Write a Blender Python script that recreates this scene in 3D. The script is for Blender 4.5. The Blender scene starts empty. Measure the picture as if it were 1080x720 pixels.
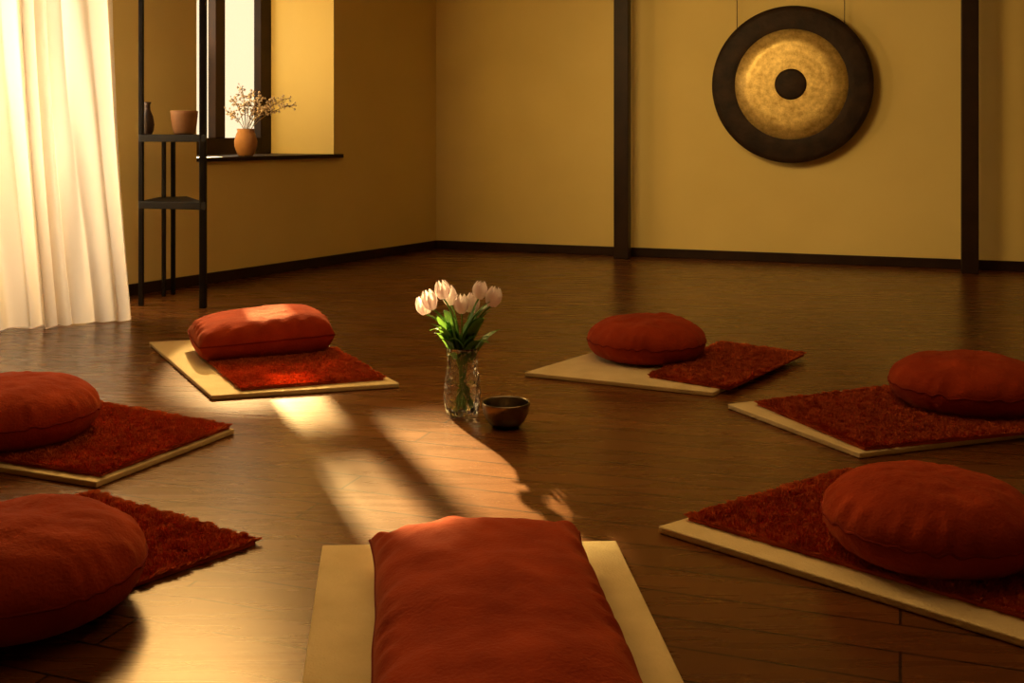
import bpy, math, random
import numpy as np
from mathutils import Vector, Matrix, noise
random.seed(4); np.random.seed(4)
scene=bpy.context.scene
COL=scene.collection

# ------------------------------------------------------------ materials
def new_mat(name):
    m=bpy.data.materials.new(name); m.use_nodes=True
    nt=m.node_tree; return m,nt,nt.nodes['Principled BSDF']
def setp(b,**k):
    for n,v in k.items():
        n=n.replace('_',' ')
        if n in b.inputs:
            if isinstance(v,tuple) and len(v)==3: v=(*v,1)
            b.inputs[n].default_value=v
def mat_noise(name,c1,c2,scale=8,rough=.6,bump=.1,bscale=60,bdist=.01,metal=0,sheen=0,sheen_tint=(1,.5,.3),detail=4,spec=None):
    m,nt,b=new_mat(name)
    setp(b,Roughness=rough,Metallic=metal)
    if spec is not None: b.inputs['Specular IOR Level'].default_value=spec
    if sheen: setp(b,Sheen_Weight=sheen,Sheen_Roughness=.45,Sheen_Tint=sheen_tint)
    tc=nt.nodes.new('ShaderNodeTexCoord')
    n=nt.nodes.new('ShaderNodeTexNoise'); n.inputs['Scale'].default_value=scale; n.inputs['Detail'].default_value=detail
    r=nt.nodes.new('ShaderNodeValToRGB')
    r.color_ramp.elements[0].position=.3; r.color_ramp.elements[1].position=.7
    r.color_ramp.elements[0].color=(*c1,1); r.color_ramp.elements[1].color=(*c2,1)
    nt.links.new(tc.outputs['Object'],n.inputs['Vector']); nt.links.new(n.outputs['Fac'],r.inputs['Fac'])
    nt.links.new(r.outputs['Color'],b.inputs['Base Color'])
    if bump:
        n2=nt.nodes.new('ShaderNodeTexNoise'); n2.inputs['Scale'].default_value=bscale; n2.inputs['Detail'].default_value=5
        bp=nt.nodes.new('ShaderNodeBump'); bp.inputs['Strength'].default_value=bump; bp.inputs['Distance'].default_value=bdist
        nt.links.new(tc.outputs['Object'],n2.inputs['Vector']); nt.links.new(n2.outputs['Fac'],bp.inputs['Height'])
        nt.links.new(bp.outputs['Normal'],b.inputs['Normal'])
    return m
M={}
M['wall']=mat_noise('plaster_wall',(.74,.575,.205),(.79,.62,.23),scale=1.6,rough=.8,bump=.12,bscale=45,bdist=.004,spec=.2)
M['ceiling']=mat_noise('ceiling_paint',(.5,.36,.17),(.54,.39,.19),scale=2,rough=.8,bump=0)
M['darkwood']=mat_noise('dark_stained_wood',(.018,.007,.0025),(.032,.013,.0045),scale=6,rough=.45,bump=.1,bscale=30,bdist=.003,spec=.2)
M['iron']=mat_noise('black_metal',(.006,.004,.003),(.010,.006,.004),scale=10,rough=.5,bump=0,spec=.12)
M['mat']=mat_noise('cream_felt',(.64,.50,.25),(.74,.59,.31),scale=9,rough=.9,bump=.6,bscale=170,bdist=.005,spec=.15)
M['rug']=mat_noise('shag_wool',(.44,.080,.022),(.62,.138,.040),scale=14,rough=1,bump=0,spec=.0,sheen=.08,sheen_tint=(1,.4,.15))
M['cush']=mat_noise('red_cotton',(.25,.025,.006),(.37,.044,.010),scale=9,rough=.95,bump=.6,bscale=120,bdist=.005,sheen=.16,sheen_tint=(1,.40,.13),spec=.08,detail=8)
M['pipe']=mat_noise('red_piping',(.16,.013,.004),(.21,.018,.005),scale=8,rough=.9,bump=.1,spec=.1)
M['terra']=mat_noise('terracotta',(.36,.17,.07),(.46,.23,.10),scale=12,rough=.75,bump=.15,bscale=40,bdist=.004)
M['clay']=mat_noise('dark_clay',(.03,.014,.008),(.06,.025,.012),scale=12,rough=.6,bump=.15,bscale=40,bdist=.004)
M['dry']=mat_noise('dried_blossom',(.55,.42,.30),(.76,.64,.50),scale=40,rough=.9,bump=0)
M['drystem']=mat_noise('dried_stem',(.22,.15,.07),(.30,.20,.09),scale=30,rough=.8,bump=0)
M['stem']=mat_noise('tulip_stem',(.10,.24,.04),(.15,.30,.06),scale=30,rough=.5,bump=0)
M['leaf']=mat_noise('tulip_leaf',(.05,.18,.04),(.12,.30,.07),scale=18,rough=.5,bump=0)
M['petal']=mat_noise('tulip_petal',(.93,.76,.82),(.96,.92,.93),scale=22,rough=.6,bump=0)
M['bowl']=mat_noise('aged_bronze',(.14,.12,.09),(.34,.29,.22),scale=14,rough=.30,bump=.3,bscale=50,bdist=.006,metal=1)
M['gdark']=mat_noise('blackened_bronze',(.016,.008,.0035),(.042,.020,.008),scale=9,rough=.55,bump=.4,bscale=28,bdist=.01,metal=.1,spec=.2)
M['cord']=mat_noise('dark_cord',(.10,.07,.03),(.14,.10,.05),scale=10,rough=.8,bump=0)
M['bark']=mat_noise('blocker_tree_bark',(.06,.04,.02),(.10,.06,.03),scale=10,rough=.9,bump=.3)
M['blocker_foliage']=mat_noise('blocker_tree_foliage',(.05,.09,.02),(.08,.12,.03),scale=10,rough=.8,bump=0)
M['ground']=mat_noise('garden_ground',(.10,.08,.04),(.14,.11,.05),scale=3,rough=.95,bump=0)

def add_translucent(m,fac,col):
    nt=m.node_tree; b=nt.nodes['Principled BSDF']; out=nt.nodes['Material Output']
    t=nt.nodes.new('ShaderNodeBsdfTranslucent'); t.inputs['Color'].default_value=(*col,1)
    mx=nt.nodes.new('ShaderNodeMixShader'); mx.inputs[0].default_value=fac
    nt.links.new(b.outputs[0],mx.inputs[1]); nt.links.new(t.outputs[0],mx.inputs[2]); nt.links.new(mx.outputs[0],out.inputs['Surface'])
add_translucent(M['petal'],.35,(.95,.84,.86))
add_translucent(M['leaf'],.25,(.2,.4,.06))
m=mat_noise('sheer_linen',(.82,.73,.58),(.90,.81,.66),scale=3,rough=.9,bump=.1,bscale=260,bdist=.002,spec=.1)
add_translucent(m,.45,(.93,.84,.70)); M['curtain']=m

# gong gold
m,nt,b=new_mat('hammered_gong_bronze')
setp(b,Metallic=.5,Roughness=.4)
tc=nt.nodes.new('ShaderNodeTexCoord')
w=nt.nodes.new('ShaderNodeTexWave'); w.wave_type='RINGS'; w.rings_direction='Y'; w.inputs['Scale'].default_value=5; w.inputs['Distortion'].default_value=2.5; w.inputs['Detail'].default_value=4; w.inputs['Detail Scale'].default_value=2
n=nt.nodes.new('ShaderNodeTexNoise'); n.inputs['Scale'].default_value=17; n.inputs['Detail'].default_value=12; n.inputs['Roughness'].default_value=.8
mx=nt.nodes.new('ShaderNodeMix'); mx.data_type='FLOAT'; mx.inputs[0].default_value=.94
r=nt.nodes.new('ShaderNodeValToRGB'); r.color_ramp.elements[0].position=.34; r.color_ramp.elements[1].position=.68
r.color_ramp.elements[0].color=(.40,.23,.045,1); r.color_ramp.elements[1].color=(1,.76,.27,1)
bp=nt.nodes.new('ShaderNodeBump'); bp.inputs['Strength'].default_value=.35; bp.inputs['Distance'].default_value=.006
nt.links.new(tc.outputs['Object'],w.inputs['Vector']); nt.links.new(tc.outputs['Object'],n.inputs['Vector'])
nt.links.new(w.outputs['Fac'],mx.inputs[2]); nt.links.new(n.outputs['Fac'],mx.inputs[3])
nt.links.new(mx.outputs[0],r.inputs['Fac']); nt.links.new(r.outputs['Color'],b.inputs['Base Color'])
nt.links.new(mx.outputs[0],bp.inputs['Height']); nt.links.new(bp.outputs['Normal'],b.inputs['Normal'])
M['gold']=m

# floor planks
m,nt,b=new_mat('dark_plank_floor')
tc=nt.nodes.new('ShaderNodeTexCoord'); mp=nt.nodes.new('ShaderNodeMapping')
mp.inputs['Rotation'].default_value=(0,0,math.radians(19.6))
br=nt.nodes.new('ShaderNodeTexBrick'); br.inputs['Scale'].default_value=1
br.inputs['Brick Width'].default_value=4.2; br.inputs['Row Height'].default_value=.130
br.inputs['Mortar Size'].default_value=.0036; br.inputs['Mortar Smooth'].default_value=.3; br.inputs['Bias'].default_value=0
br.offset=.37
br.inputs['Color1'].default_value=(.094,.029,.0052,1); br.inputs['Color2'].default_value=(.134,.044,.0085,1); br.inputs['Mortar'].default_value=(.014,.005,.0015,1)
mp2=nt.nodes.new('ShaderNodeMapping'); mp2.inputs['Rotation'].default_value=(0,0,math.radians(19.6)); mp2.inputs['Scale'].default_value=(1.6,16,1)
gr=nt.nodes.new('ShaderNodeTexNoise'); gr.inputs['Scale'].default_value=1.6; gr.inputs['Detail'].default_value=6; gr.inputs['Distortion'].default_value=.6
rr=nt.nodes.new('ShaderNodeValToRGB'); rr.color_ramp.elements[0].color=(.82,.80,.78,1); rr.color_ramp.elements[1].color=(1.12,1.12,1.1,1)
rr.color_ramp.elements[0].position=.3; rr.color_ramp.elements[1].position=.7
mul=nt.nodes.new('ShaderNodeMix'); mul.data_type='RGBA'; mul.blend_type='MULTIPLY'; mul.inputs[0].default_value=1
nt.links.new(tc.outputs['Object'],mp.inputs['Vector']); nt.links.new(tc.outputs['Object'],mp2.inputs['Vector'])
nt.links.new(mp.outputs[0],br.inputs['Vector']); nt.links.new(mp2.outputs[0],gr.inputs['Vector'])
nt.links.new(gr.outputs['Fac'],rr.inputs['Fac'])
nt.links.new(br.outputs['Color'],mul.inputs[6]); nt.links.new(rr.outputs['Color'],mul.inputs[7])
nt.links.new(mul.outputs[2],b.inputs['Base Color'])
mr=nt.nodes.new('ShaderNodeMapRange'); mr.inputs[3].default_value=.25; mr.inputs[4].default_value=.30
nt.links.new(gr.outputs['Fac'],mr.inputs[0]); nt.links.new(mr.outputs[0],b.inputs['Roughness'])
bp=nt.nodes.new('ShaderNodeBump'); bp.inputs['Strength'].default_value=.06; bp.inputs['Distance'].default_value=.002
nt.links.new(gr.outputs['Fac'],bp.inputs['Height']); nt.links.new(bp.outputs['Normal'],b.inputs['Normal'])
setp(b,Specular_Tint=(1,.70,.36)); b.inputs['Specular IOR Level'].default_value=.5
M['floor']=m

# glass
m,nt,b=new_mat('clear_glass'); setp(b,Roughness=.02,IOR=1.45,Transmission_Weight=1.0,Base_Color=(1,1,.98))
v=nt.nodes.new('ShaderNodeTexVoronoi'); v.inputs['Scale'].default_value=42
bp=nt.nodes.new('ShaderNodeBump'); bp.inputs['Strength'].default_value=1; bp.inputs['Distance'].default_value=.012
tc=nt.nodes.new('ShaderNodeTexCoord'); nt.links.new(tc.outputs['Object'],v.inputs['Vector']); nt.links.new(v.outputs['Distance'],bp.inputs['Height']); nt.links.new(bp.outputs['Normal'],b.inputs['Normal'])
M['glass']=m
m,nt,b=new_mat('clear_water'); setp(b,Roughness=0.0,IOR=1.33,Transmission_Weight=1.0,Base_Color=(.97,.98,.93)); M['water']=m
m=bpy.data.materials.new('window_pane'); m.use_nodes=True; nt=m.node_tree; nt.nodes.clear()
o=nt.nodes.new('ShaderNodeOutputMaterial'); t=nt.nodes.new('ShaderNodeBsdfTransparent'); g=nt.nodes.new('ShaderNodeBsdfGlossy'); g.inputs['Roughness'].default_value=.05
mx=nt.nodes.new('ShaderNodeMixShader'); mx.inputs[0].default_value=.06
nt.links.new(t.outputs[0],mx.inputs[1]); nt.links.new(g.outputs[0],mx.inputs[2]); nt.links.new(mx.outputs[0],o.inputs['Surface']); M['pane']=m

# ------------------------------------------------------------ helpers
def obj(name,verts,faces,mat,smooth=True,label=None,cat=None,group=None,kind=None,parent=None,loc=(0,0,0),rot=(0,0,0)):
    me=bpy.data.meshes.new(name); me.from_pydata([tuple(map(float,v)) for v in verts],[],[tuple(f) for f in faces]); me.update()
    if smooth: me.polygons.foreach_set('use_smooth',[True]*len(me.polygons))
    me.materials.append(mat)
    ob=bpy.data.objects.new(name,me); COL.objects.link(ob); ob.location=loc; ob.rotation_euler=rot
    tag(ob,label,cat,group,kind,parent); return ob
def tag(ob,label=None,cat=None,group=None,kind=None,parent=None):
    if label: ob['label']=label
    if cat: ob['category']=cat
    if group: ob['group']=group
    if kind: ob['kind']=kind
    if parent: ob.parent=parent
def empty(name,loc,label,cat,group=None,rot=(0,0,0)):
    e=bpy.data.objects.new(name,None); e.empty_display_size=.05; e.location=loc; e.rotation_euler=rot; COL.objects.link(e); tag(e,label,cat,group); return e
def ccw(p):
    a=sum(p[i][0]*p[(i+1)%len(p)][1]-p[(i+1)%len(p)][0]*p[i][1] for i in range(len(p)))
    return list(p) if a>0 else list(p)[::-1]
def prism(V,F,pts,z0,z1):
    pts=ccw(pts); n=len(pts); b=len(V)
    V+=[(x,y,z0) for x,y in pts]+[(x,y,z1) for x,y in pts]
    F.append([b+i for i in range(n)][::-1]); F.append([b+n+i for i in range(n)])
    for i in range(n):
        j=(i+1)%n; F.append([b+i,b+j,b+n+j,b+n+i])
def bevel(ob,w,seg=3):
    md=ob.modifiers.new('bevel','BEVEL'); md.width=w; md.segments=seg; md.limit_method='ANGLE'
def lathe(prof,seg=64,ax=(0,0)):
    V=[];F=[]
    for r,z in prof:
        for i in range(seg):
            a=2*math.pi*i/seg; V.append((ax[0]+r*math.cos(a),ax[1]+r*math.sin(a),z))
    for k in range(len(prof)-1):
        for i in range(seg):
            j=(i+1)%seg; F.append((k*seg+i,k*seg+j,(k+1)*seg+j,(k+1)*seg+i))
    return V,F
def tube(pts,rad,closed=False,seg=8,V=None,F=None):
    V=[] if V is None else V; F=[] if F is None else F
    pts=[Vector(p) for p in pts]; n=len(pts); b=len(V)
    for i,p in enumerate(pts):
        if closed: t=pts[(i+1)%n]-pts[i-1]
        else: t=pts[min(i+1,n-1)]-pts[max(i-1,0)]
        t.normalize(); up=Vector((0,0,1)) if abs(t.z)<.95 else Vector((1,0,0))
        a=t.cross(up).normalized(); c=a.cross(t)
        r=rad(i/(n-1)) if callable(rad) else rad
        for k in range(seg):
            an=2*math.pi*k/seg; V.append(tuple(p+a*math.cos(an)*r+c*math.sin(an)*r))
    m=n if closed else n-1
    for i in range(m):
        j=(i+1)%n
        for k in range(seg):
            l=(k+1)%seg; F.append((b+i*seg+k,b+i*seg+l,b+j*seg+l,b+j*seg+k))
    if not closed:
        F.append([b+k for k in range(seg)]); F.append([b+(n-1)*seg+k for k in range(seg)][::-1])
    return V,F
def bez(p0,p1,p2,n=10):
    p0,p1,p2=Vector(p0),Vector(p1),Vector(p2)
    return [p0*(1-t)**2+p1*2*t*(1-t)+p2*t*t for t in [i/(n-1) for i in range(n)]]

# ------------------------------------------------------------ room shell
O=(-1.424,8.712); wd=(-.526,-.85); wn=(-.85,.526)
def W(s,D): return (O[0]+wd[0]*s+wn[0]*D, O[1]+wd[1]*s+wn[1]*D)
def wbox(V,F,s0,s1,D0,D1,z0,z1): prism(V,F,[W(s0,D0),W(s1,D0),W(s1,D1),W(s0,D1)],z0,z1)
C0=(-.689,9.90); bd=(.942,-.336); bn=(.336,.942)
def B(t,D): return (C0[0]+bd[0]*t+bn[0]*D, C0[1]+bd[1]*t+bn[1]*D)
H=3.0; TH=.8
S1=1.42; SILL=.88; WT=2.6
V=[];F=[]
wbox(V,F,-1.397,0,0,TH,0,H)
wbox(V,F,0,S1,0,TH,0,SILL-.03); wbox(V,F,0,S1,0,TH,WT,H)
wbox(V,F,S1,2.3,0,TH,0,H)
wbox(V,F,2.3,3.7,0,TH,2.6,H); wbox(V,F,2.3,3.7,0,TH,0,.06)
wbox(V,F,3.7,12.6,0,TH,0,H)
obj('wall_left',V,F,M['wall'],False,kind='structure',label='golden plastered wall with deep window recess')
V=[];F=[]; prism(V,F,[B(-.9,0),B(6.1,0),B(6.1,.2),B(-.9,.2)],0,H)
obj('wall_back',V,F,M['wall'],False,kind='structure',label='golden plastered wall behind the gong')
R0=B(6.05,0); R1=(4.4,-2.0); L1=W(12.6,0)
V=[];F=[]; prism(V,F,[R0,R1,(R1[0]+.2,R1[1]),(R0[0]+.2,R0[1])],0,H)
obj('wall_right',V,F,M['wall'],False,kind='structure',label='plain golden plastered wall')
V=[];F=[]; prism(V,F,[L1,R1,(R1[0],R1[1]-.2),(L1[0],L1[1]-.2)],0,H)
obj('wall_front',V,F,M['wall'],False,kind='structure',label='plain golden plastered wall')
Vf=[];F=[]
fl=[B(-.0,.0),(R0[0]+.1,R0[1]+.05),(R1[0]+.1,R1[1]-.1),(L1[0]-.1,L1[1]-.1)]
prism(Vf,F,fl,-.1,0)
obj('floor',Vf,F,M['floor'],False,kind='structure',label='dark glossy wooden plank floor')
V=[];F=[]; prism(V,F,[B(-1,.3),(R0[0]+.3,R0[1]+.3),(R1[0]+.3,R1[1]-.3),W(13,TH)],H,H+.1)
obj('ceiling',V,F,M['ceiling'],False,kind='structure',label='plain ceiling')
V=[];F=[]; prism(V,F,[B(0,0),B(6.04,0),B(6.04,-.02),B(.02,-.02)],0,.075)
o=obj('baseboard_back',V,F,M['darkwood'],False,kind='structure',label='dark wooden baseboard'); bevel(o,.004,2)
V=[];F=[]; wbox(V,F,-1.39,2.25,-.02,0,0,.075)
o=obj('baseboard_left',V,F,M['darkwood'],False,kind='structure',label='dark wooden baseboard'); bevel(o,.004,2)
V=[];F=[]; wbox(V,F,-.07,S1+.0,-.045,TH-.02,SILL-.03,SILL)
o=obj('trim_1',V,F,M['darkwood'],False,kind='structure',label='dark wooden window sill board'); bevel(o,.004,2)
def window(name,s0,s1,z0,z1,D0,D1,sw,rb,mull):
    V=[];F=[]
    wbox(V,F,s0,s0+sw,D0,D1,z0,z1); wbox(V,F,s1-sw,s1,D0,D1,z0,z1)
    wbox(V,F,s0+sw,s1-sw,D0,D1,z0,z0+rb); wbox(V,F,s0+sw,s1-sw,D0,D1,z1-.09,z1)
    for a,b in mull: wbox(V,F,a,b,D0-.01,D1-.005,z0+rb,z1-.09)
    w=obj(name,V,F,M['darkwood'],False,kind='structure',label='dark-framed window'); bevel(w,.004,2)
    V=[];F=[]; Dm=(D0+D1)/2; wbox(V,F,s0+sw*.9,s1-sw*.9,Dm,Dm+.006,z0+rb*.9,z1-.08)
    obj('window_pane',V,F,M['pane'],False,parent=w)
window('window_1',0,S1,SILL,WT,.68,.76,.12,.13,[(.52,.62)])
window('window_2',2.3,3.7,.06,2.6,.18,.25,.08,.1,[(2.97,3.03)])
def post(name,c,w):
    V=[];F=[]; x,y=c; h=w/2
    P=[(x+bd[0]*a*h+bn[0]*b_*.05,y+bd[1]*a*h+bn[1]*b_*.05) for a,b_ in((-1,-1),(1,-1),(1,1),(-1,1))]
    prism(V,F,P,0,H); o=obj(name,V,F,M['darkwood'],False,kind='structure',label='slim dark wooden post from floor to ceiling'); bevel(o,.005,2)
post('trim_2',(.923,9.12),.125); post('trim_3',(3.43,8.17),.12)

# unseen tree added outside the windows to block and shape the low sun
SE=math.radians(20); tb=(-.36,.933); te=(.933,.36)
tr=empty('sun_blocker_tree',(te[0]*1.05+tb[0]*15,te[1]*1.05+tb[1]*15,0),'unseen leafy tree added outside to block the sun','tree')
ox,oy=tr.location.x,tr.location.y
V,F=tube([(0,0,0),(.03,.02,1.2),(-.02,0,2.4),(0,.02,3.4)],lambda t:.10-.06*t,seg=12)
tube([(0,0,2.6),(-.9,-.3,3.3),(-2.0,-.75,4.2)],lambda t:.05-.03*t,seg=10,V=V,F=F)
obj('blocker_trunk',V,F,M['bark'],parent=tr)
V=[];F=[]
def blocker_leaves(a0,a1,z0,z1,n,size=.07):
    for _ in range(n):
        a=random.uniform(a0,a1); K=15+random.uniform(-.35,.35); z=random.uniform(z0,z1)+(K-8.9)*math.tan(SE)
        c=Vector((te[0]*a+tb[0]*K-ox,te[1]*a+tb[1]*K-oy,z))
        d=Vector((random.gauss(0,1),random.gauss(0,1),random.gauss(0,1))).normalized(); q=d.orthogonal().normalized()
        b=len(V); s=size*random.uniform(.6,1.2)
        V.extend([tuple(c-d*s),tuple(c+q*s*.5),tuple(c+d*s),tuple(c-q*s*.5)]); F.append((b,b+1,b+2,b+3))
blocker_leaves(.92,1.42,.75,1.83,1800); blocker_leaves(.92,1.42,2.30,2.8,700)
blocker_leaves(.5,.91,1.80,2.02,260); blocker_leaves(.55,.91,2.08,2.5,30); blocker_leaves(.25,.92,.72,1.24,1000); blocker_leaves(.5,.91,1.40,1.56,130)  # leaf clusters placed to carve the sun bands on the floor
blocker_leaves(-1.35,-.05,.6,3.3,1700,.10)  # leaf screen added to keep direct sun off the curtain
obj('blocker_foliage',V,F,M['blocker_foliage'],False,kind='stuff',parent=tr)
V=[];F=[]; prism(V,F,[(-14,6),(-3.2,10.9),(3,10.9),(3,24),(-14,24)],-.12,-.001)
obj('ground',V,F,M['ground'],False,kind='structure',label='bare garden ground outside')

# ------------------------------------------------------------ curtains
def curtain(pa,pb,z1,amp,waves,label,seed,flare=0.0):
    nu,nz=360,44; V=[];F=[]
    d=Vector((pb[0]-pa[0],pb[1]-pa[1],0)); L=d.length; d.normalize(); n=Vector((d.y,-d.x,0))
    for k in range(nz+1):
        z=.004+(z1-.004)*k/nz; q=1-k/nz
        for i in range(nu+1):
            u=i/nu
            ph=u*waves*2*math.pi + 8.5*noise.noise(Vector((u*3.0,seed,z*.20)))
            a=amp*(.55+1.5*noise.noise(Vector((u*4.3,seed+5,z*.3))) )
            off=a*math.sin(ph)+.35*a*math.sin(1.7*ph+1+seed)+.018*noise.noise(Vector((u*9,z*1.2,seed)))*(1+q)
            off*= (.7+.6*q)
            uu=u*L*(1+flare*q*q)+.012*math.sin(ph*1.3)
            p=Vector((pa[0],pa[1],0))+d*uu+n*off
            V.append((p.x,p.y,z))
    for k in range(nz):
        for i in range(nu):
            a=k*(nu+1)+i; F.append((a,a+1,a+nu+2,a+nu+1))
    return obj('curtain',V,F,M['curtain'],True,label=label,cat='curtain')
curtain((-3.13,5.62),(-2.225,6.05),2.62,.034,9,'long sheer cream linen curtain hanging in folds to the floor',3.0,.12)

# ------------------------------------------------------------ mats
MT=.019
def floor_mat(q,label,th=MT):
    V=[];F=[]; prism(V,F,q,0.001,th)
    o=obj('meditation_mat',V,F,M['mat'],False,label=label,cat='mat'); bevel(o,.004,3); return o
lab='flat cream rectangular meditation mat '
floor_mat([(-.475,2.73),(.264,2.76),(.37,1.5),(-.33,1.5)],lab+'under the long red bolster')
floor_mat([(-1.79,5.38),(-1.18,4.28),(-.463,4.49),(-1.05,5.60)],lab+'near shelf, half covered by rug')
floor_mat([(-.967,3.80),(-1.228,3.22),(-2.378,3.70),(-2.07,4.39)],lab+'almost covered by a red rug')
floor_mat([(.055,4.70),(.80,4.335),(1.24,4.98),(.55,5.36)],lab+'with round cushion and small rug')
floor_mat([(.82,4.15),(1.12,3.51),(2.22,3.92),(1.98,4.65)],lab+'with pale border around rug')
floor_mat([(.383,2.86),(1.02,3.33),(1.95,2.51),(1.28,1.99)],lab+'with wide rug and round cushion')

def rug(q,z0,label,dens=88000):
    q=ccw(q); Q=np.array(q)
    V=[];F=[]; prism(V,F,q,z0,z0+.010)
    def area(P): 
        x,y=P[:,0],P[:,1]; return .5*abs(np.dot(x,np.roll(y,-1))-np.dot(y,np.roll(x,-1)))
    N=int(area(Q)*dens); u=np.random.rand(N); v=np.random.rand(N)
    ne=int(N*.10); ue=np.random.rand(ne); ve=np.random.rand(ne); side=np.random.randint(0,4,ne)
    ue=np.where(side==0,0.003,np.where(side==1,.997,ue)); ve=np.where(side==2,.003,np.where(side==3,.997,ve))
    u=np.concatenate([u,ue]); v=np.concatenate([v,ve]); N=len(u)
    P=((1-u)*(1-v))[:,None]*Q[0]+(u*(1-v))[:,None]*Q[1]+(u*v)[:,None]*Q[2]+((1-u)*v)[:,None]*Q[3]
    c=Q.mean(0); out=(P-c); out/=np.linalg.norm(out,axis=1)[:,None]
    edge=np.minimum(np.minimum(u,1-u),np.minimum(v,1-v)); ew=np.clip(1-edge/.03,0,1)[:,None]
    cl=np.array([[noise.noise(Vector((p[0]*40,p[1]*40,1))),noise.noise(Vector((p[0]*40,p[1]*40,7)))] for p in P])
    lean=cl*.012+np.random.randn(N,2)*.003+out*ew*.014
    h=.010+.005*np.random.rand(N)+.008*np.array([noise.noise(Vector((p[0]*38,p[1]*38,3))) for p in P]); h=h*(1-.35*ew[:,0])
    ang=np.random.rand(N)*math.pi; w=.0022
    dx=np.stack([np.cos(ang),np.sin(ang)],1)*w
    z=np.full(N,z0+.007)
    A=np.column_stack([P-dx,z]); Bq=np.column_stack([P+dx,z]); tip=P+lean
    Cq=np.column_stack([tip+dx*.7,z+h]); Dq=np.column_stack([tip-dx*.7,z+h])
    allv=np.stack([A,Bq,Cq,Dq],1).reshape(-1,3)
    b=len(V); V=[tuple(x) for x in V]+[tuple(x) for x in allv.tolist()]
    F=F+[(b+4*i,b+4*i+1,b+4*i+2,b+4*i+3) for i in range(N)]
    return obj('shag_rug',V,F,M['rug'],False,label=label,cat='rug')
rug([(-1.08,4.36),(-.537,4.55),(-.84,5.16),(-1.38,4.93)],MT,'small dark red shaggy rug before the sunlit bolster')
rug([(-.985,3.80),(-1.235,3.27),(-2.0,3.58),(-1.72,4.21)],MT,'dark red shaggy rug on cream mat beside round cushion')
rug([(-.654,2.78),(-1.32,1.99),(-1.87,2.32),(-1.22,3.15)],.0,'dark red shaggy rug lying directly on the floor')
rug([(.58,4.60),(.87,4.37),(1.35,5.04),(1.02,5.32)],MT,'small dark red shaggy rug sticking out beside cushion')
rug([(.93,4.13),(1.145,3.54),(2.26,3.88),(1.97,4.58)],MT,'dark red shaggy rug covering most of a mat')
rug([(.47,2.90),(1.02,3.30),(1.88,2.53),(1.33,2.08)],MT,'wide dark red shaggy rug under a round cushion',78000)

# ------------------------------------------------------------ cushions
def round_cushion(c,z0,R,Hh,seed,label,rot=0):
    e=empty('round_cushion',(c[0],c[1],z0),label,'cushion',rot=(0,0,rot))
    seg=180; nr=38; V=[];F=[]
    def shp(r,th,top):
        f=max(0,1-r**3.6)**.5
        dome=.87+.13*(1-r*r)
        if top: z=.42*Hh+.58*Hh*f*dome
        else: z=.42*Hh-.42*Hh*min(1,1.3*f)
        p=Vector((math.cos(th)*r*2.4,math.sin(th)*r*2.4,seed+(0 if top else 9)))
        wob=noise.noise(p)*.011+noise.noise(p*2.7)*.005+noise.noise(p*6)*.002
        if top: z+=wob*min(1,2*(1-r)+.2)
        wr=math.sin(th*27+6*noise.noise(Vector((math.cos(th)*2,math.sin(th)*2,seed))))*(.4+1.1*noise.noise(Vector((math.cos(th)*3,math.sin(th)*3,seed+3))))
        k=math.exp(-((r-.95)/.08)**2)
        z+=(.009 if top else -.005)*wr*k
        rr=R*r*(1+.02*noise.noise(Vector((math.cos(th)*1.3,math.sin(th)*1.3,seed+20))))
        return (rr*math.cos(th),rr*math.sin(th),max(z,0.0))
    prof=[('t',math.sin(math.pi/2*k/nr)) for k in range(1,nr+1)]+[('b',math.sin(math.pi/2*k/nr)) for k in range(nr-1,0,-1)]
    V.append(shp(0,0,True))
    for tb_,r in prof:
        for i in range(seg): V.append(shp(r,2*math.pi*i/seg,tb_=='t'))
    V.append(shp(0,0,False)); L=len(V)-1
    for i in range(seg): F.append((0,1+i,1+(i+1)%seg))
    for k in range(len(prof)-1):
        for i in range(seg):
            j=(i+1)%seg; a=1+k*seg; b=a+seg; F.append((a+i,b+i,b+j,a+j))
    a=1+(len(prof)-1)*seg
    for i in range(seg): F.append((L,a+(i+1)%seg,a+i))
    obj('cushion_cover',V,F,M['cush'],parent=e)
    pts=[shp(1,2*math.pi*i/seg,True) for i in range(seg)]
    V,F=tube(pts,.0035,True,8); obj('seam_piping',V,F,M['pipe'],parent=e)
RZ=MT+.018
round_cushion((-1.675,3.66),RZ,.275,.19,1,'round red cushion resting on rug with pale mat border')
round_cushion((-1.085,2.39),.018,.27,.198,2,'round red cushion on a rug without mat',1)
round_cushion((.617,5.00),RZ-.008,.270,.18,3,'round dark red cushion beside the small rug',2)
round_cushion((1.71,4.09),RZ,.282,.18,4,'round dark red cushion on rug with pale border',3)
round_cushion((1.02,2.66),RZ,.252,.182,5,'round red cushion on the widest rug',4)

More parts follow.
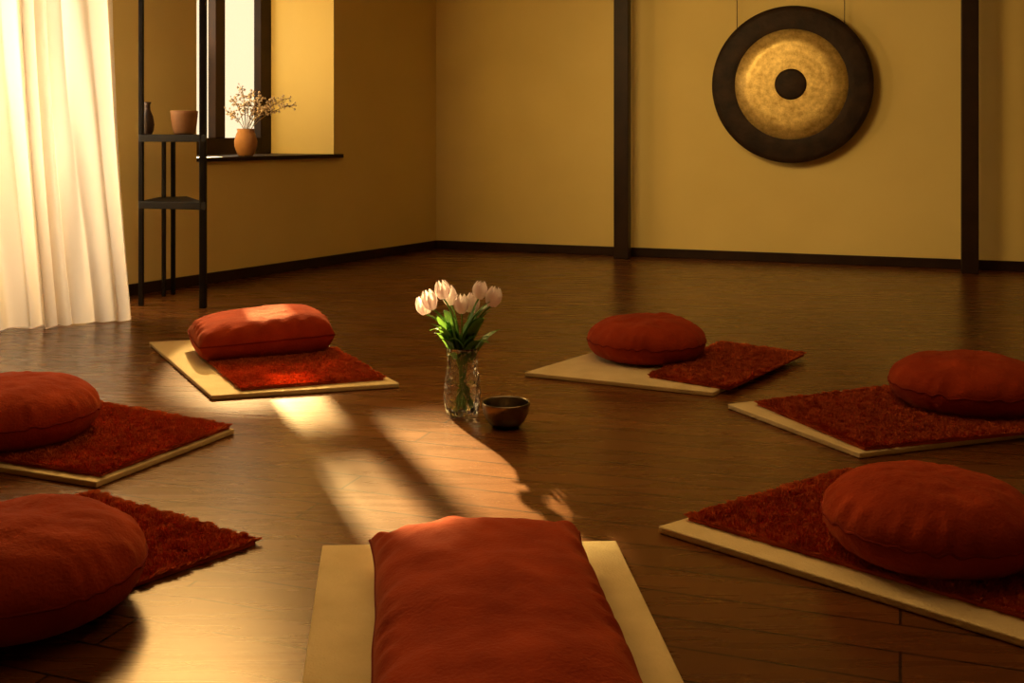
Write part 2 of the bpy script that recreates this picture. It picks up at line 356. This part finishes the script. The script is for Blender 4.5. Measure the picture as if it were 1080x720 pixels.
def bolster(c,z0,L,Wd,Hh,rot,seed,label,rough=1.0,pt_=.04,ey=5,ex=3.2,soft=0,slope=0):
    e=empty('bolster_cushion',(c[0],c[1],z0),label,'cushion',rot=(0,0,rot))
    nx,ny=90,150; V=[];F=[]
    def pt(a,b,top):
        x=math.sin(a*math.pi/2); y=math.sin(b*math.pi/2)
        f=(max(0,1-abs(x)**ex)*max(0,1-abs(y)**ey))**.45
        px=Wd/2*x*(1-.02*(1-abs(y)**2)+pt_*abs(y)**10); py=L/2*y*(1+.02*abs(x)**8-.01)
        if soft: cr=(x*x*y*y)**2; px*=1-soft*cr; py*=1-soft*cr
        px+=.007*noise.noise(Vector((py*5,seed,x*.5)))
        p=Vector((px*5,py*5,seed+(0 if top else 7)))
        w=(noise.noise(p)*.014+noise.noise(p*2.3)*.006+noise.noise(p*5)*.003)*rough
        wv=px*26+4*noise.noise(Vector((px*4,py*3,seed+8)))+py*9
        w+=.0035*rough*math.sin(wv)*max(0,noise.noise(Vector((px*4,py*4,seed+30)))+.25)
        cre=math.sin(py*60+9*noise.noise(Vector((px*3,py*3,seed))))*math.exp(-((abs(x)-.93)/.10)**2)*.007
        cre+=math.sin(px*60+9*noise.noise(Vector((px*3,py*3,seed+4))))*math.exp(-((abs(y)-.95)/.06)**2)*.007
        hh=Hh*(1-slope*y)
        if top: z=.42*hh+.58*hh*f+(w+cre)*min(1,f*1.5+.1)
        else: z=.42*hh-.42*hh*min(1,1.5*f)
        return (px,py,max(z,0))
    def gi(i,j): return i*(ny+1)+j
    for i in range(nx+1):
        for j in range(ny+1): V.append(pt(-1+2*i/nx,-1+2*j/ny,True))
    for i in range(nx):
        for j in range(ny): F.append((gi(i,j),gi(i+1,j),gi(i+1,j+1),gi(i,j+1)))
    mp={}
    for i in range(nx+1):
        for j in range(ny+1):
            if i in(0,nx) or j in(0,ny): mp[(i,j)]=gi(i,j)
            else: mp[(i,j)]=len(V); V.append(pt(-1+2*i/nx,-1+2*j/ny,False))
    for i in range(nx):
        for j in range(ny): F.append((mp[i,j+1],mp[i+1,j+1],mp[i+1,j],mp[i,j]))
    obj('cushion_cover',V,F,M['cush'],parent=e)
    ring=[V[gi(i,0)] for i in range(nx)]+[V[gi(nx,j)] for j in range(ny)]+[V[gi(i,ny)] for i in range(nx,0,-1)]+[V[gi(0,j)] for j in range(ny,0,-1)]
    rr=[ring[0]]
    for p in ring[1:]:
        if (Vector(p)-Vector(rr[-1])).length>.004: rr.append(p)
    V2,F2=tube(rr,.0035,True,8); obj('seam_piping',V2,F2,M['pipe'],parent=e)
bolster((-.022,2.03),MT,1.14,.475,.165,math.radians(6.5),11,'long rectangular red bolster lying on cream mat',.85)
bolster((-1.185,5.13),MT+.012,.62,.46,.185,math.radians(23-90),12,'sunlit rectangular red bolster on mat near shelf',.7,.0,5.5,3.4,.03,-.10)

# ------------------------------------------------------------ glass vase + tulips
vx,vy=-.186,4.08
e=empty('glass_vase',(vx,vy,0),'clear textured glass vase holding white tulips','vase')
out=[(0,0.001),(.050,.001),(.060,.006),(.068,.04),(.070,.08),(.065,.13),(.058,.17),(.056,.20),(.060,.235),(.064,.25)]
inn=[(.061,.249),(.057,.232),(.053,.20),(.055,.17),(.062,.13),(.067,.08),(.065,.04),(.055,.016),(0,.014)]
V,F=lathe(out+inn,64); obj('vase_body',V,F,M['glass'],parent=e)
V,F=lathe([(0,.0155),(.053,.0175),(.0635,.04),(.0655,.08),(.0625,.11),(.0,.11)],48); obj('water',V,F,M['water'],parent=e)

def tulip(i,hx,hy,hz,tilt):
    t=empty('tulip',(vx,vy,0),'white pink tulip standing in the glass vase' if i%2 else 'pale white tulip standing in the glass vase','tulip',group='tulips in the glass vase')
    a=random.uniform(0,6.28); base=Vector((-hx*.18+.012*math.cos(a),-hy*.2+.012*math.sin(a),.02))
    mouth=Vector((hx*.22,hy*.22,.24)); head=Vector((hx,hy,hz-.035))
    pts=bez(base,(base+mouth)/2,mouth,7)[:-1]+bez(mouth,mouth+Vector((hx*.15,hy*.15,(hz-.24)*.6)),head,9)
    V,F=tube(pts,.0035,seg=7); obj('stem',V,F,M['stem'],parent=t)
    d=(pts[-1]-pts[-2]).normalized()
    q=Vector((0,0,1)).rotation_difference((d*.25+Vector((tilt,0,1))*.9).normalized())
    V=[];F=[]
    Hh=random.uniform(.066,.078); Rm=random.uniform(.026,.030)
    for k in range(6):
        inner=k%2; a0=k*math.pi/3+i; nu,nv=8,14; b=len(V)
        for v in range(nv+1):
            s=v/nv
            r=Rm*(math.sin(math.pi*min(1,.10+.80*s))**.62)*(.90 if inner else 1.03)+.001
            hw=1.08*math.sin(math.pi*(.12+.82*s))**.5*(1 if s<.70 else 1-.55*((s-.70)/.30)**2)
            for u in range(nu+1):
                w=-1+2*u/nu; an=a0+w*hw*.66
                z=Hh*s*(1-.09*w*w*s); rr=r*(1-.05*w*w)
                V.append(tuple(head+q@Vector((rr*math.cos(an),rr*math.sin(an),z))))
        for v in range(nv):
            for u in range(nu):
                c=b+v*(nu+1)+u; F.append((c,c+1,c+nu+2,c+nu+1))
    obj('flower_head',V,F,M['petal'],parent=t)
    for k in range(4):
        az=(0 if (k+i)%2 else math.pi)+random.uniform(-1.0,1.0)
        sp=mouth+Vector((0,0,random.uniform(-.05,.02))); L=random.uniform(.13,.21)
        dr=Vector((math.cos(az),math.sin(az)*.8,0)); 
        end=sp+dr*L*random.uniform(.25,.82)+Vector((0,0,L*random.uniform(.40,.92)))
        ctl=sp+Vector((0,0,L*.6))+dr*L*.25
        P=bez(sp,ctl,end,14); V=[];F=[]; side=dr.cross(Vector((0,0,1))).normalized()
        side=(side+Vector((random.uniform(-.9,.9),random.uniform(-.3,.3),0))).normalized()
        for n_,p in enumerate(P):
            s=n_/13; w=.021*math.sin(math.pi*(.12+.88*s))**.8+.0008
            for u in (-1,-.5,0,.5,1): V.append(tuple(p+side*w*u+dr*(.010*u*u*(1-s*.6))))
        for n_ in range(13):
            for u in range(4):
                c=n_*5+u; F.append((c,c+1,c+6,c+5))
        obj('leaf',V,F,M['leaf'],parent=t)
for i,(hx,hy,hz,ti) in enumerate([(-.070,.0,.465,-.05),(-.110,-.02,.428,-.1),(-.138,.04,.400,-.15),(.0,-.05,.420,0),(.030,.03,.408,.05),(.062,.0,.465,.05),(.108,-.02,.440,.08),(-.045,.06,.430,-.1)]):
    tulip(i,hx,hy,hz,ti)

# ------------------------------------------------------------ bowl
V,F=lathe([(r,z*.93) for r,z in [(0,.001),(.040,.001),(.052,.006),(.066,.022),(.079,.048),(.085,.078),(.087,.092),(.0865,.096),(.0825,.096),(.0805,.090),(.078,.076),(.073,.048),(.060,.024),(.046,.010),(0,.008)]],72)
obj('singing_bowl',V,F,M['bowl'],label='dark bronze hammered singing bowl beside the vase',cat='bowl',loc=(-.022,3.90,0))

# ------------------------------------------------------------ shelf
FR=(-1.85,6.53); FL=(-2.256,6.635); BR=(-2.20,7.08); BL=(-2.235,7.0)
sh=empty('shelf_stand',(FR[0],FR[1],0),'tall narrow black metal shelf stand by the window','shelf')
def rel(p): return (p[0]-FR[0],p[1]-FR[1])
for c,h,r in((FR,2.3,.019),(FL,2.3,.014),(BR,1.0,.013),(BL,1.0,.012)):
    x,y=rel(c); V=[];F=[]; prism(V,F,[(x-r,y-r),(x+r,y-r),(x+r,y+r),(x-r,y+r)],0,h)
    o=obj('leg',V,F,M['iron'],False,parent=sh); bevel(o,.003,2)
for z in (.60,1.005,2.26):
    V=[];F=[]; P=[rel(FR),rel(FL),rel((-2.27,7.03)),rel((-2.13,7.12))]
    cx=sum(p[0] for p in P)/4; cy=sum(p[1] for p in P)/4
    P=[(cx+(x-cx)*1.09,cy+(y-cy)*1.09) for x,y in P]
    prism(V,F,P,z-.01,z+.035); o=obj('shelf_board',V,F,M['iron'],False,parent=sh); bevel(o,.004,2)
zt=1.0401
V,F=lathe([(0,.0),(.055,.0),(.066,.01),(.076,.06),(.082,.12),(.084,.145),(.080,.148),(.076,.14),(.07,.06),(.06,.012),(0,.012)],56)
obj('terracotta_pot',V,F,M['terra'],label='small plain terracotta pot on the metal shelf',cat='pot',loc=(-2.05,6.82,zt))
V,F=lathe([(r*.8,z*1.0) for r,z in [(0,.0),(.03,.0),(.045,.02),(.052,.06),(.042,.11),(.022,.15),(.02,.18),(.028,.20),(.024,.20),(.016,.17),(0,.16)]],40)
obj('small_vase',V,F,M['clay'],label='small dark clay vase on the metal shelf',cat='vase',loc=(-2.253,6.74,zt))

# ------------------------------------------------------------ sill vase with dried flowers
px,py=W(.84,.12)
V,F=lathe([(0,.0),(.05,.0),(.062,.012),(.082,.07),(.084,.11),(.070,.16),(.060,.18),(.066,.20),(.060,.20),(.054,.18),(.062,.15),(.072,.10),(.05,.02),(0,.015)],56)
obj('terracotta_vase',V,F,M['terra'],label='rounded terracotta vase on the window sill',cat='vase',loc=(px,py,SILL))
tips=[(-.10,.0,.42),(-.04,.04,.50),(.04,.02,.47),(.12,-.02,.44),(.22,.0,.42),(.32,.03,.43),(.36,-.01,.38),(-.13,-.04,.33),(.0,-.05,.38),(.09,.05,.36),(.18,-.05,.35)]
for tx,ty,tz in tips:
    s=empty('dried_flower',(px,py,SILL),'dried cream flower sprig in the terracotta vase','dried flower',group='dried flowers on the sill')
    st=Vector((tx*.08,ty*.2,.05)); mo=Vector((tx*.12,ty*.3,.20)); P=bez(st,(st+mo)/2,mo,4)[:-1]+bez(mo,(tx*.35,ty*.6,tz*.85),(tx,ty,tz),12)
    V,F=tube(P,.0028,seg=6); VB=[];FB=[]
    for k in range(34):
        f=random.uniform(.35,1)**.8; idx=3+f*11; a=P[min(int(idx),len(P)-2)]; b_=P[min(int(idx)+1,len(P)-1)]; p=a.lerp(b_,idx%1)
        o_=Vector((random.gauss(0,.018),random.gauss(0,.018),random.gauss(.006,.015)))
        tube([p,p+o_],.0012,seg=4,V=V,F=F); c=p+o_; r=random.uniform(.006,.011); b=len(VB)
        for dv in((1,0,0),(-1,0,0),(0,1,0),(0,-1,0),(0,0,1),(0,0,-1)): VB.append(tuple(c+Vector(dv)*r*random.uniform(.7,1.3)))
        for t3 in((0,2,4),(2,1,4),(1,3,4),(3,0,4),(2,0,5),(1,2,5),(3,1,5),(0,3,5)): FB.append(tuple(b+q for q in t3))
    obj('stem',V,F,M['drystem'],parent=s); obj('blossoms',VB,FB,M['dry'],False,parent=s)

# ------------------------------------------------------------ gong
gc=(2.235,8.735,1.437); R=.630
yaw=math.atan2(bd[1],bd[0])
g=empty('gong',gc,'large round bronze gong with dark rim hanging on cords','gong',rot=(0,0,yaw))
def gl(prof):
    V,F=lathe(prof,128); V=[(x,-z,y) for x,y,z in V]; return V,F
V,F=gl([(.70*R,.026),(.72*R,.029),(.80*R,.028),(.93*R,.024),(.985*R,.018),(R,.006),(R*1.0,-.055),(R*.985,-.058),(R*.982,-.0),(.95*R,.006),(.70*R,.014)])
obj('gong_rim',V,F,M['gdark'],parent=g)
V,F=gl([(.195*R,.034),(.3*R,.034),(.5*R,.031),(.70*R,.0265),(.70*R,.014),(.195*R,.016)])
obj('gong_face',V,F,M['gold'],parent=g)
V,F=gl([(0,.042),(.06*R,.0415),(.12*R,.040),(.17*R,.037),(.197*R,.034),(.197*R,.016)])
obj('gong_boss',V,F,M['gdark'],parent=g)
for dx in(-.43,.41):
    z0=math.sqrt(R*R-dx*dx)-.02
    V,F=tube([(dx,.02,z0),(dx,.02,z0+.3),(dx,.02,H-gc[2])],.0035,seg=8); obj('hanging_cord',V,F,M['cord'],parent=g)

# ------------------------------------------------------------ lights
def area(name,loc,target,sx,sy,en,col):
    l=bpy.data.lights.new(name,'AREA'); l.shape='RECTANGLE'; l.size=sx; l.size_y=sy; l.energy=en; l.color=col
    o=bpy.data.objects.new(name,l); o.location=loc; d=Vector(target)-Vector(loc); o.rotation_euler=d.to_track_quat('-Z','Z' if abs(d.normalized().z)<.9 else 'Y').to_euler(); COL.objects.link(o); return o
def spot(name,loc,target,en,col,ang,rad,blend=1):
    l=bpy.data.lights.new(name,'SPOT'); l.energy=en; l.color=col; l.spot_size=math.radians(ang); l.spot_blend=blend; l.shadow_soft_size=rad
    o=bpy.data.objects.new(name,l); o.location=loc; o.rotation_euler=(Vector(target)-o.location).to_track_quat('-Z','Y').to_euler(); COL.objects.link(o)
s=bpy.data.lights.new('sun','SUN'); s.energy=56; s.color=(1,.70,.27); s.angle=math.radians(1.0)
so=bpy.data.objects.new('sun',s); el=SE
d=Vector((.36*math.cos(el),-.933*math.cos(el),-math.sin(el))); so.rotation_euler=d.to_track_quat('-Z','Y').to_euler(); COL.objects.link(so)
a=W(3.0,.34); b_=W(3.0,-1)
area('window_daylight',(a[0],a[1],1.45),(b_[0],b_[1],1.4),1.3,2.2,98,(1,.80,.54))
ws=W(1.02,.60); wt=W(.1,.1)
area('recess_fill',(ws[0],ws[1],1.8),(wt[0],wt[1],1.6),.5,1.5,6.5,(1,.78,.52))  # added fill inside the recess, brightens the window reveal
spot('wall_wash_fill',(-.9,4.9,2.75),(2.5,8.9,1.25),430,(1,.65,.24),72,.7)  # unseen fill added to wash the gong wall with warm light
spot('floor_glow_fill',(-2.0,6.2,2.6),(-.92,3.0,0),520,(1,.59,.19),58,.7)  # added fill spot for a warm glow on the left floor
wl=W(.9,.2)
spot('sunbeam_fill_spot',(wl[0],wl[1],2.35),(-1.22,5.06,.1),1150,(1,.66,.28),13.5,.05,.55)  # added spot that widens the sun patch over the back bolster
area('ceiling_fill',(.3,3.8,2.95),(.3,3.8,0),3,3,34,(1,.59,.21))  # unseen overhead fill added to lift the whole room
w=bpy.data.worlds.new('world'); scene.world=w; w.use_nodes=True
bg=w.node_tree.nodes['Background']; bg.inputs[0].default_value=(1,.80,.50,1); bg.inputs[1].default_value=1.3

# ------------------------------------------------------------ camera
cam=bpy.data.cameras.new('camera'); co=bpy.data.objects.new('camera',cam); COL.objects.link(co)
cam.sensor_width=36; cam.lens=36*1150/1080; cam.shift_y=-220/1080
co.location=(0,0,1.05); co.rotation_euler=(math.radians(90),0,0); cam.clip_start=.05
scene.camera=co
scene.view_settings.view_transform='Standard'
scene.view_settings.look='None'
